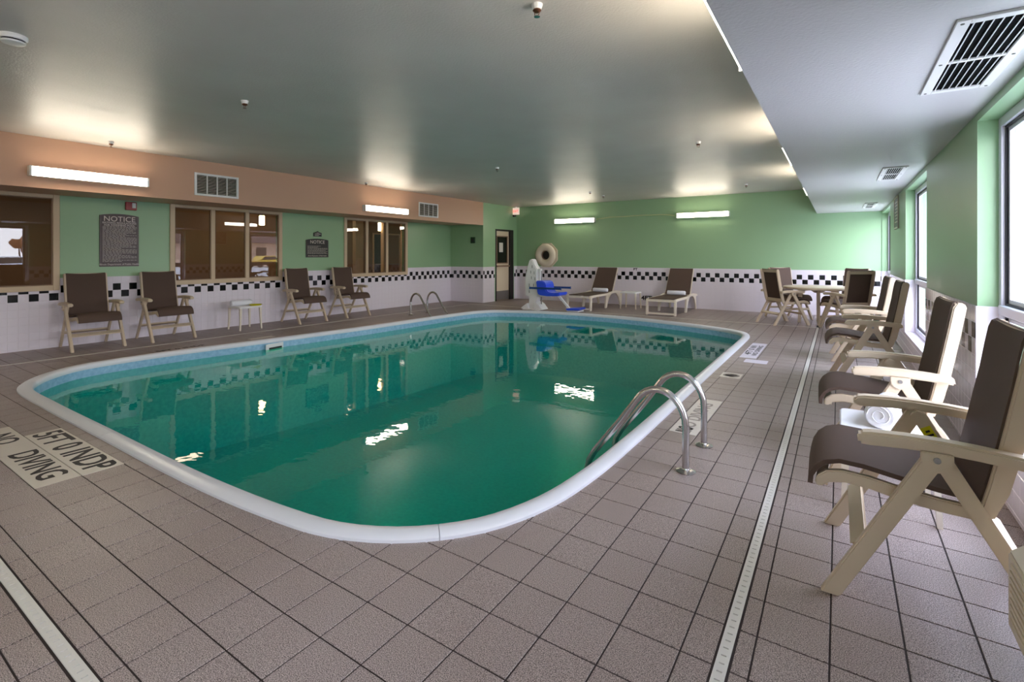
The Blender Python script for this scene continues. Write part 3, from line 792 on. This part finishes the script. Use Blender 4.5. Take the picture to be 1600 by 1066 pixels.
# ---------------------------------------------------------------- loungers
def lounger(label, loc, rz):
    t = thing('sun_lounger', label, 'lounger', loc, rz, 'sun loungers by the far wall'); R = M['pale']
    W = .31                                                # origin at the middle of the foot end, y runs to the head end
    for s in (-1, 1):
        x0, x1 = (s*W-.022, s*W+.022)
        MB().prism([(.0, .30), (.0, .355), (.25, .362), (1.0, .365), (1.25, .395), (1.55, .405), (1.88, .37), (1.90, .32), (1.55, .352), (1.25, .342), (1.0, .315), (.25, .312)], x0, x1, b=.006, axis='x').obj('side_rail', R, t)
        MB().prism([(0, .34), (.075, .34), (.045, 0), (-.02, 0)], x0, x1, b=.005, axis='x').obj('leg', R, t)
        MB().prism([(.90, .33), (.99, .33), (.90, 0), (.84, 0)], x0, x1, b=.005, axis='x').obj('leg', R, t)
        arc = [(.93, 0), (.98, .12), (1.06, .24), (1.20, .33), (1.36, .355), (1.52, .33), (1.66, .24), (1.74, .12), (1.78, 0), (1.86, 0), (1.83, .15), (1.78, .36), (1.0, .36), (.90, .12), (.86, 0)]
        MB().prism(arc, x0+.006, x1-.006, b=.004, axis='x').obj('leg', R, t)
    MB().bar((-W, .012, .325), (W, .012, .325), .05, .05, .006).obj('end_rail', R, t)
    MB().bar((-W, .005, .04), (W, .005, .04), .035, .04, .006).obj('foot_bar', R, t)
    MB().bar((-W, 1.86, .345), (W, 1.86, .345), .05, .05, .006).obj('head_rail', R, t)
    MB().bevbox(-.285, .285, .05, 1.32, .352, .368, .004).obj('seat_sling', M['sling'], t)
    ang = math.radians(58); bx_, bz_ = 1.34, .375; L = .70
    ex, ez = bx_+L*math.cos(ang), bz_+L*math.sin(ang)
    for s in (-1, 1): MB().bar((s*.285, bx_, bz_-.015), (s*.272, ex, ez), .03, .03, .005).obj('back_rail', R, t)
    q = MB(); nx, nz = -math.sin(ang), math.cos(ang)
    V = []
    for (d_, hw) in ((0, .288), (L+.02, .276)):
        for sgn in (-1, 1):
            for o_ in (.016, .030): V.append((sgn*hw, bx_+d_*math.cos(ang)+nx*o_, bz_+d_*math.sin(ang)+nz*o_))
    q.add(V, [(0, 1, 3, 2), (4, 6, 7, 5), (0, 4, 5, 1), (2, 3, 7, 6), (0, 2, 6, 4), (1, 5, 7, 3)])
    q.obj('back_sling', M['sling'], t)
    MB().bar((-.275, ex, ez), (.275, ex, ez), .03, .03, .005).obj('back_crossbar', R, t)
    MB().bar((0, bx_+.42, .36), (0, bx_+.26, bz_+.40), .30, .02, .004, up=(0, 1, 0)).obj('back_prop', R, t)
    return t
lounger('brown sling lounger beside the blue seated pool lift', (-5.22, 11.0, 0), -.03)
lounger('brown sling lounger between the bare side table and the dining set', (-3.27, 11.08, 0), -.01)
towel('white rolled towel on the lounger beside the pool lift', (-5.18, 12.24, .37), -.03, .40, .052)
towel('white rolled towel on the lounger nearer the dining set', (-3.26, 12.32, .37), 0, .42, .052)

# ---------------------------------------------------------------- pool lift
t = thing('pool_lift', 'white pool lift with blue bucket seat at the far pool edge', 'pool lift', (-6.20, 10.56, 0))
Wm = M['white']
q = MB(); q.bevbox(-.24, .24, -.16, .20, 0, .03, .006); q.prism([(-.30, .02), (-.26, .07), (-.12, .16), (-.08, .03)], -.14, .18, b=.006); q.prism([(.30, .02), (.20, .14), (.10, .20), (.06, .03)], -.14, .18, b=.006); q.obj('base', Wm, t)
MB().prism([(-.13, .02), (.13, .02), (.10, .36), (-.11, .36)], -.05, .11, b=.01).obj('lower_post', Wm, t)
mast = MB().prism([(-.22, .33), (.15, .33), (.15, .62), (.12, .70), (.12, .98), (.04, 1.10), (-.02, 1.24), (-.10, 1.22), (-.17, 1.02), (-.22, .80)], -.06, .14, b=.018).obj('mast_cover', Wm, t)
for i, (x, z) in enumerate(((-.02, 1.05), (-.06, .92), (.04, .90), (-.04, .78), (.06, .76), (-.1, .60), (.02, .60), (-.1, .44))): MB().bevbox(x-.008, x+.008, -.064, -.058, z-.035, z+.035, .002).obj('slot', M['grey'], mast)
MB().bevbox(.13, .19, -.02, .08, .40, 1.0, .006).obj('lift_rail', Wm, t)
MB().bevbox(-.12, .48, -.03, .05, .325, .365, .006).obj('seat_arm', Wm, t)
MB().tube([(.19, .03, .1), (.19, .03, .95)], .014, 10).obj('actuator', M['grey'], t)
st = MB(); 
for j, y in ((0, 0),): pass
prof_s = [(.16, .72), (.36, .715), (.42, .66), (.44, .50), (.50, .455), (.64, .44), (.80, .455), (.80, .41), (.74, .37), (.46, .36), (.24, .38), (.20, .42), (.18, .60)]
st.prism(prof_s, -.20, .24, b=.02); st.obj('bucket_seat', M['blue'], t)
for y in (-.24, .26): MB().bar((.02, y, .545), (.86, y, .55), .03, .045, .008).obj('seat_armrest', M['bluedark'], t)
MB().bar((.66, .02, .38), (.97, .02, .06), .05, .035, .006).obj('leg_strut', Wm, t)
fr_ = MB().prism([(.96, .05), (1.28, .075), (1.30, .10), (1.22, .115), (1.0, .10), (.94, .09)], -.17, .20, b=.012).obj('footrest', M['blue'], t)
MB().bevbox(.95, 1.25, -.14, .17, .02, .05, .008).obj('footrest_pan', Wm, t)

# ring buoy on the far wall
t = thing('ring_buoy', 'cream ring buoy on an octagonal board hung on the green far wall', 'ring buoy', (-7.17, 12.89, 1.33))
q = MB(); R_, r_ = .235, .100; n1, n2 = 40, 14
for i in range(n1):
    for j in range(n2):
        a, b = 2*PI*i/n1, 2*PI*j/n2; rr = R_+r_*math.cos(b); q.v.append((rr*math.cos(a), r_*.75*math.sin(b)-.02, rr*math.sin(a)))
for i in range(n1):
    for j in range(n2): q.f.append((i*n2+j, ((i+1) % n1)*n2+j, ((i+1) % n1)*n2+(j+1) % n2, i*n2+(j+1) % n2)); q.mi.append(0)
q.obj('ring', M['ring'], t, smooth=True)
MB().prism([(.385*math.cos(PI/8+k*PI/4), .385*math.sin(PI/8+k*PI/4)) for k in range(8)], .062, .09, b=.004).obj('backboard', M['ring'], t)
MB().tube([(.15*math.cos(a)*(1-.06*k/8), .03, .15*math.sin(a)*(1-.06*k/8)) for k, a in enumerate([x*.6 for x in range(24)])], .012, 6).obj('throw_rope', M['brown'], t)
MB().lathe([(.15, 0), (.15, .004)], 24, mt=Matrix.Translation((0, .06, 0)) @ Matrix.Rotation(PI/2, 4, 'X')).obj('shadow_hub', M['black'], t).name = 'hole_shadow'  # black disc paints the shade inside the ring's opening

# ---------------------------------------------------------------- light fixtures
def fixture(label, loc, rz, L, H=.12, D=.09, group='fluorescent wall lights'):
    """runs along local y, faces local +x"""
    t = thing('wall_light', label, 'light', loc, rz, group)
    hb = MB(); hb.bevbox(0, .02, -L/2, L/2, -H/2, H/2, .003); hb.box(.02, D-.022, -L/2, L/2, H/2-.006, H/2); hb.box(.02, D-.022, -L/2, L/2, -H/2, -H/2+.006); hb.obj('housing', M['white'], t)  # lips added top and bottom to keep the glow off the wall
    for s in (-1, 1): MB().bevbox(0, D+.004, s*L/2-.012, s*L/2+.012, -H/2-.002, H/2+.002, .003).obj('end_cap', M['white'], t)
    MB().prism([(.03, -H/2+.007), (.03, H/2-.007), (D-.012, H/2-.007), (D, H/2-.02), (D, -H/2+.02), (D-.012, -H/2+.007)], -L/2+.012, L/2-.012, b=0).obj('diffuser', M['glow'], t)
fixture('long fluorescent light on the peach fascia above the large notice', (-8.245, 2.47, 2.362), 0, 1.24)
fixture('fluorescent light on the peach fascia above the farthest interior window', (-8.245, 7.63, 2.315), 0, 1.24)
fixture('fluorescent light on the green far wall above the ring buoy side', (-6.27, 13.0, 2.312), -PI/2, 1.24)
fixture('fluorescent light on the green far wall nearer the window soffit', (-2.80, 13.0, 2.33), -PI/2, 1.22)
for i, y in enumerate((2.60, 6.33, 9.95)):
    fixture(['fluorescent light on the soffit edge closest to the camera', 'middle fluorescent light on the soffit edge', 'fluorescent light on the soffit edge closest to the far wall'][i], (-.4, y, 2.47), PI, 1.22, .12, .085)
for x, lb in ((-6.27, 'added unseen fluorescent light behind the camera nearer the interior windows'), (-2.80, 'added unseen fluorescent light behind the camera nearer the soffit')): fixture(lb, (x, -1.9, 2.32), PI/2, 1.24)  # unseen pair, added on the near wall to light the foreground
t = tag(MB().tube([(-5.60, 12.93, 2.325), (-5.45, 12.97, 2.345), (-5.2, 12.985, 2.372), (-4.9, 12.985, 2.372), (-4.3, 12.985, 2.385), (-3.8, 12.985, 2.378), (-3.6, 12.98, 2.36), (-3.47, 12.95, 2.33)], .011, 6).obj('light_cord', M['cord']), 'pale cord strung between the two lights on the far wall', 'cord')
for i, (y, x, z) in enumerate(((9.99, -11.0, 2.15), (7.02, -12.0, 2.2))):
    l = thing('corridor_lamp', ['glowing lamp in the corridor seen through the farthest interior window', 'glowing lamp in the corridor seen through the middle interior window'][i], 'lamp', (x, y, z), 0, 'corridor lamps')
    MB().bevbox(-.05, .05, -.05, .05, -.12, .12, .01).obj('shade', M['lampglow'], l); MB().bevbox(-.06, .06, -.06, .06, .12, .14, .005).obj('cap', M['black'], l); MB().tube([(0, 0, .14), (0, 0, 2.74-z)], .01, 8).obj('rod', M['black'], l)

# ---------------------------------------------------------------- grilles and vents
def grille(label, y0, y1, z0, z1):
    t = thing('air_grille', label, 'grille', (-8.245, (y0+y1)/2, (z0+z1)/2), 0, 'return air grilles on the fascia'); a, b = (y1-y0)/2, (z1-z0)/2
    f = MB()
    for p in ((-a, -a+.035, -b, b), (a-.035, a, -b, b), (-a+.035, a-.035, b-.035, b), (-a+.035, a-.035, -b, -b+.035)): f.bevbox(0, .018, *p, .003)
    f.obj('frame', M['white'], t)
    for k in (-.5, 0, .5): MB().bevbox(.002, .016, k*(a-.035)-.008, k*(a-.035)+.008, -b+.035, b-.035, .002).obj('divider', M['white'], t)
    MB().box(.0005, .0015, -a+.03, a-.03, -b+.03, b-.03).obj('duct_shade', M['void'], t)  # flat black sheet paints the dark behind the slats
    n = 11
    for i in range(n):
        z = -b+.04+(2*b-.08)*(i+.5)/n
        MB().bar((.009, -a+.035, z), (.009, a-.035, z), .016, .0025, 0, up=(.7, 0, .75)).obj('slat', M['marker'], t)
grille('large white air grille on the peach fascia between the two lights', 3.737, 4.416, 2.257, 2.608)
grille('smaller white air grille at the far end of the peach fascia', 8.667, 9.356, 2.248, 2.588)
def vent(label, x0, x1, y0, y1):
    t = thing('ceiling_vent', label, 'vent', ((x0+x1)/2, (y0+y1)/2, 2.25), 0, 'supply vents in the soffit'); a, b = (x1-x0)/2, (y1-y0)/2; m = .045
    f = MB()
    for p in ((-a, -a+m, -b, b), (a-m, a, -b, b), (-a+m, a-m, b-m, b), (-a+m, a-m, -b, -b+m), (-a+m, a-m, -.012, .012)): f.bevbox(*p, -.012, -.0005, .002)
    f.obj('frame', M['white'], t)
    MB().box(-a+m-.004, a-m+.004, -b+m-.004, b-m+.004, -.003, -.001).obj('duct_shade', M['void'], t)  # thin black sheet in place of the shaded vent interior
    n = 7
    for i in range(n):
        x = -a+m+(2*(a-m))*(i+.5)/n
        for (c, e) in ((-b+m, -.012), (.012, b-m)): MB().bar((x, c, -.006), (x, e, -.006), .004, .004, 0).obj('slat', M['white'], t)
    for (c, e) in ((-a+.02, -b+.03), (a-.02, -b+.03), (-a+.02, b-.03), (a-.02, b-.03), (-a+.02, 0), (a-.02, 0)):
        MB().lathe([(.006, -.015), (.007, -.012)], 8, c, e).obj('screw', M['grey'], t)
vent('slotted ceiling vent above the window closest to the camera', .385, .675, 2.60, 3.68)
vent('slotted ceiling vent above the second window pier', .385, .60, 6.56, 7.62)
vent('slotted ceiling vent in the soffit by the far wall', .38, .57, 10.82, 11.95)

# sprinklers and detector
SPR = [((-1.471, 2.54), 'dark pendent sprinkler at the top of the view, closest to the soffit'), ((-4.70, 2.58), 'brass sprinkler on the open ceiling between top sprinkler and peach fascia'),
       ((-7.835, 2.55), 'sprinkler beside the peach fascia above the long light'), ((-7.95, 6.85), 'sprinkler beside the peach fascia above the second light'),
       ((-4.752, 6.88), 'small sprinkler in the middle of the ceiling over the pool'), ((-1.513, 6.77), 'brass sprinkler near the soffit halfway down the pool'),
       ((-1.589, 11.35), 'sprinkler by the far wall near the soffit'), ((-4.79, 10.72), 'first of two small sprinklers above the lounger beside the pool lift'), ((-4.81, 11.55), 'second of two small sprinklers, closer to the far wall')]
s0 = None
for (x, y), lab in SPR:
    if s0 is None:
        s0 = thing('sprinkler', lab, 'sprinkler', (x, y, 2.8), 0, 'ceiling sprinklers')
        MB().lathe([(.034, 0), (.033, -.006), (.028, -.022), (.024, -.03)], 20).obj('cup', M['white'], s0, smooth=True)
        MB().lathe([(.023, -.03), (.026, -.036), (.02, -.044), (.012, -.048)], 16).obj('body', M['brass'], s0, smooth=True)
        f = MB(); f.tube([(-.017, 0, -.044), (-.014, 0, -.06), (0, 0, -.07)], .0025, 6); f.tube([(.017, 0, -.044), (.014, 0, -.06), (0, 0, -.07)], .0025, 6); f.obj('yoke', M['brass'], s0)
        MB().lathe([(.018, -.070), (.018, -.073)], 16).obj('deflector', M['steel'], s0)
    else: dup(s0, (x, y, 2.8), 0, lab, 'ceiling sprinklers')
t = thing('smoke_detector', 'round white smoke detector on the ceiling above the first interior window', 'smoke detector', (-4.60, .955, 2.8))
MB().lathe([(.075, 0), (.075, -.018), (.068, -.03)], 28).obj('base', M['white'], t, smooth=True)
MB().lathe([(.060, -.03), (.060, -.040)], 28).obj('vent_ring', M['dark'], t, smooth=True)
MB().lathe([(.066, -.040), (.06, -.050), (.03, -.056)], 28).obj('cap', M['white'], t, smooth=True)

# ---------------------------------------------------------------- signs
def Lw(x, y): return (OLX + x*math.cos(AL) - y*math.sin(AL), x*math.sin(AL)+y*math.cos(AL))
RT = (PI/2, 0, PI/2)
def plaque(name, label, yc, zc, w_, h_, m, head, hs, nlines, foot, arch=.03, hoff=.09, subs=()):
    x, y = Lw(.012, yc); t = thing(name, label, 'sign', (x, y, zc), AL); a, b = w_/2, h_/2
    P = [(-a, -b), (a, -b), (a, b-arch)] + [(u*a, b-arch+arch*math.cos(u*PI/2)**.8) for u in (.8, .5, .25, 0, -.25, -.5, -.8)] + [(-a, b-arch)]
    MB().prism(P, -.004, .008, b=.002, axis='x').obj('board', m, t)
    f = MB(); bw = .006
    for p in ((-a+.01, -a+.01+bw*.5, -b+.01, b-arch), (a-.01-bw*.5, a-.01, -b+.01, b-arch), (-a+.01, a-.01, -b+.01, -b+.01+bw*.5)): f.box(.0075, .009, *p)
    f.obj('border', M['fade'], t)
    if head: txt('lettering', head, hs, M['letters'], t, (.0085, 0, b-hoff), RT, 1.0)
    for (body, z, s_, sx) in subs: txt('lettering', body, s_, M['letters'], t, (.0085, 0, z), RT, sx)
    q = MB(); top = (b-hoff-.11 if subs and nlines > 15 else b-hoff-hs*.75) if head else b-.03; bot = -b+(.07 if foot else .02); rnd = random.Random(int(yc*100))
    for i in range(nlines):
        z = top-(top-bot)*(i+.5)/nlines; th = (top-bot)/nlines*.16
        xa = -a+.035; lim = (a-.03) if rnd.random() > .3 else rnd.uniform(0, a-.05)
        while xa < lim:
            L = rnd.uniform(.02, .05); q.box(.0078, .0088, xa, min(xa+L, lim), z-th, z+th); xa += L+.010
    q.obj('small_print', M['marker'], t)
    if foot: txt('lettering', foot, foot_s[name] if name in foot_s else .03, M['letters'], t, (.0085, 0, -b+.035), RT, 1.0)
    return t
foot_s = {'pool_rules_sign': .036, 'lifeguard_sign': .032}
plaque('pool_rules_sign', 'tall brown notice board with small print between two interior windows', 3.172, 1.565, .515, .825, M['sign'], 'NOTICE', .115, 30, 'Illinois Department of Public Health', .03, .085,
       [('BATHING REGULATIONS', .268, .042, .95), ('FOR SWIMMING POOL', .232, .042, .95)])
plaque('lifeguard_sign', 'small black notice board lettered NOTICE above two folding chairs', 6.755, 1.485, .56, .405, M['signb'], 'NOTICE', .10, 8, 'Illinois Department of Public Health', .03, .075)
x, y = Lw(.012, 6.76); t = thing('name_plaque', 'little black plaque above the small notice', 'sign', (x, y, 1.79), AL)
MB().prism([(-.10, -.055), (.10, -.055), (.10, .025), (.05, .035), (.0, .06), (-.05, .035), (-.10, .025)], -.004, .008, b=.002, axis='x').obj('board', M['signb'], t)
q = MB(); q.box(.0078, .009, -.075, .075, -.006, .004); q.box(.0078, .009, -.075, .03, -.036, -.028); q.box(.0078, .009, -.03, .03, .022, .028); q.obj('small_print', M['letters'], t)
x, y = Lw(.0, 3.32); t = thing('fire_alarm', 'red fire alarm strobe above the tall notice board', 'alarm', (x, y, 2.112), AL)
MB().bevbox(0, .045, -.075, .075, -.065, .065, .006).obj('housing', M['red'], t)
MB().bevbox(.045, .062, .005, .055, -.03, .05, .004).obj('strobe', M['white'], t)
t = thing('thermostat_box', 'small dark box on the shaded nook wall', 'switch', (-8.595, 11.25, 1.755)); MB().bevbox(-.075, .075, -.03, 0, -.085, .085, .006).obj('cover', M['darkgreen'], t); MB().bevbox(-.035, .035, -.036, -.028, -.04, .04, .003).obj('panel', M['black'], t)
t = thing('exit_sign', 'white box sign with red EXIT letters by the ceiling corner', 'sign', (-8.15, 12.80, 2.66))
MB().bevbox(-.10, .11, -.03, .03, -.10, .11, .006).obj('housing', M['exitw'], t); MB().bevbox(-.03, .03, -.02, .02, .10, .14, .004).obj('mount', M['white'], t)
txt('lettering', 'EXIT', .095, M['exitred'], t, (.005, -.0315, 0), (PI/2, 0, 0), .95, ext=.001)
t = thing('security_camera', 'small dark camera on the wall corner below the exit sign', 'camera', (-8.25, 12.80, 2.53))
MB().tube([(0, 0, 0), (.05, -.01, 0)], .012, 8).obj('mount', M['white'], t); MB().tube([(.04, .06, 0), (.06, -.08, -.01)], .03, 12).obj('body', M['black'], t)
for lab, x, z, body in (('tiny black FT lettering on the far wall tiles', -4.50, .955, 'FT'), ('low depth lettering 4FT on the far wall beside the lounger', -4.20, .20, '4FT')):
    t = thing('wall_marker', lab, 'marker', (x, 12.988, z)); s_ = .085 if body == 'FT' else .15
    MB().box(-(.05 if s_ < .1 else .15), (.05 if s_ < .1 else .15), -.002, .001, -.045, .05).obj('plate', M['wtile'], t); txt('lettering', body, s_, M['ink'], t, (0, -.0025, 0), (PI/2, 0, 0), 1.2, bold=s_*.04)
t = thing('rules_plaque', 'narrow framed plaque on the green pier between second and third outside windows', 'sign', (.75, 9.77, 1.985))
MB().bevbox(-.012, 0, -.27, .27, -.235, .235, .003).obj('board', M['sign'], t)
f = MB()
for p in ((-.285, -.255, -.25, .25), (.255, .285, -.25, .25), (-.255, .255, .22, .25), (-.255, .255, -.25, -.22)): f.bevbox(-.018, 0, *p, .003)
f.obj('frame', M['marker'], t)
q = MB()
for i in range(7): q.box(-.0135, -.0115, -.2, .2-(i % 3)*.04, .15-i*.05, .165-i*.05)
q.obj('small_print', M['letters'], t)

# through-wall heater cabinet
t = thing('heater_cabinet', 'beige louvred heater cabinet below the window at the right edge', 'heater', (.45, 0, 0))
x1 = .30
MB().prism([(0, .15), (0, .385), (.045, .425), (x1-.01, .425), (x1-.01, .15)], 1.15, 2.22, b=.006).obj('cabinet', M['ptac'], t)
MB().bevbox(.04, x1-.01, 1.2, 2.17, 0, .15, .004).obj('plinth', M['grey'], t)
for i in range(9):
    z = .185+i*.021; MB().bevbox(-.006, .002, 1.2, 2.18, z, z+.012, .0015).obj('louvre', M['ptac'], t)

# ---------------------------------------------------------------- outdoors, seen through and reflected in the glass
tag(MB().box(1.0, 140, -90, 110, -.4, -.2).obj('ground', M['asphalt']), 'pale concrete lot outside the windows', kind='structure')
b_ = thing('outdoor_building', 'pale stucco building across the lot outside the windows', 'building', (52, 46, -.2))
MB().box(-5, 5, -14, 14, 0, 3.2).obj('wall', M['stucco'], b_); MB().prism([(-6, 3.2), (6, 3.2), (0, 5.6)], -15, 15, b=0).obj('roof', M['roofm'], b_)
for k in range(7): MB().box(-5.05, -4.98, -12+k*3.7, -10.6+k*3.7, 1.0, 2.6).obj('window', M['dglass'], b_)
def tree(label, loc, s_):
    t = thing('tree', label, 'tree', loc, 0, 'autumn trees beyond the lot')
    MB().tube([(0, 0, 0), (0, .1*s_, 1.5*s_), (.1*s_, 0, 3*s_)], [.16*s_, .12*s_, .06*s_], 8).obj('trunk', M['bark'], t)
    bm = bmesh.new(); rn = random.Random(int(loc[1]*10))
    for k in range(9):
        mt = Matrix.Translation((rn.uniform(-1, 1)*s_, rn.uniform(-1.2, 1.2)*s_, (2.6+rn.uniform(0, 1.7))*s_))
        bmesh.ops.create_icosphere(bm, subdivisions=2, radius=rn.uniform(.6, .95)*s_, matrix=mt)
    for v in bm.verts: v.co += Vector((rn.uniform(-.12, .12), rn.uniform(-.12, .12), rn.uniform(-.12, .12)))*s_
    MB().bm(bm).obj('crown', M['leaf'], t)
for i, (x, y, s_) in enumerate(((68, 9, .9), (72, 14, 1.1), (70, 19, .85), (74, 24, 1.0))): tree(['russet tree beyond the lot, first', 'tall russet tree beyond the lot', 'small russet tree by the stucco building', 'russet tree at the end of the lot'][i], (x, y, -.2), s_)
def car(label, loc, rz, m):
    t = thing('parked_car', label, 'car', loc, rz, 'cars parked outside')
    MB().prism([(-2.2, .3), (-2.25, .8), (-1.3, .92), (-.7, 1.42), (.8, 1.45), (1.5, .98), (2.2, .9), (2.25, .35)], -.86, .86, b=.06).obj('body', m, t)
    MB().prism([(-1.2, .93), (-.68, 1.36), (.76, 1.38), (1.35, .98)], -.87, .87, b=.01).obj('side_glass', M['dglass'], t)
    for x in (-1.4, 1.4):
        for s in (-1, 1): MB().tube([(x, s*.7, .33), (x, s*.9, .33)], .33, 18).obj('wheel', M['black'], t)
car('white car parked outside facing the windows', (24, 6.5, -.2), .5, M['carw']); car('yellow car parked outside near the stucco building', (42, 36, -.2), 1.4, M['cary']); car('white car parked outside nearer the autumn trees', (30, 9.5, -.2), 1.2, M['carw'])
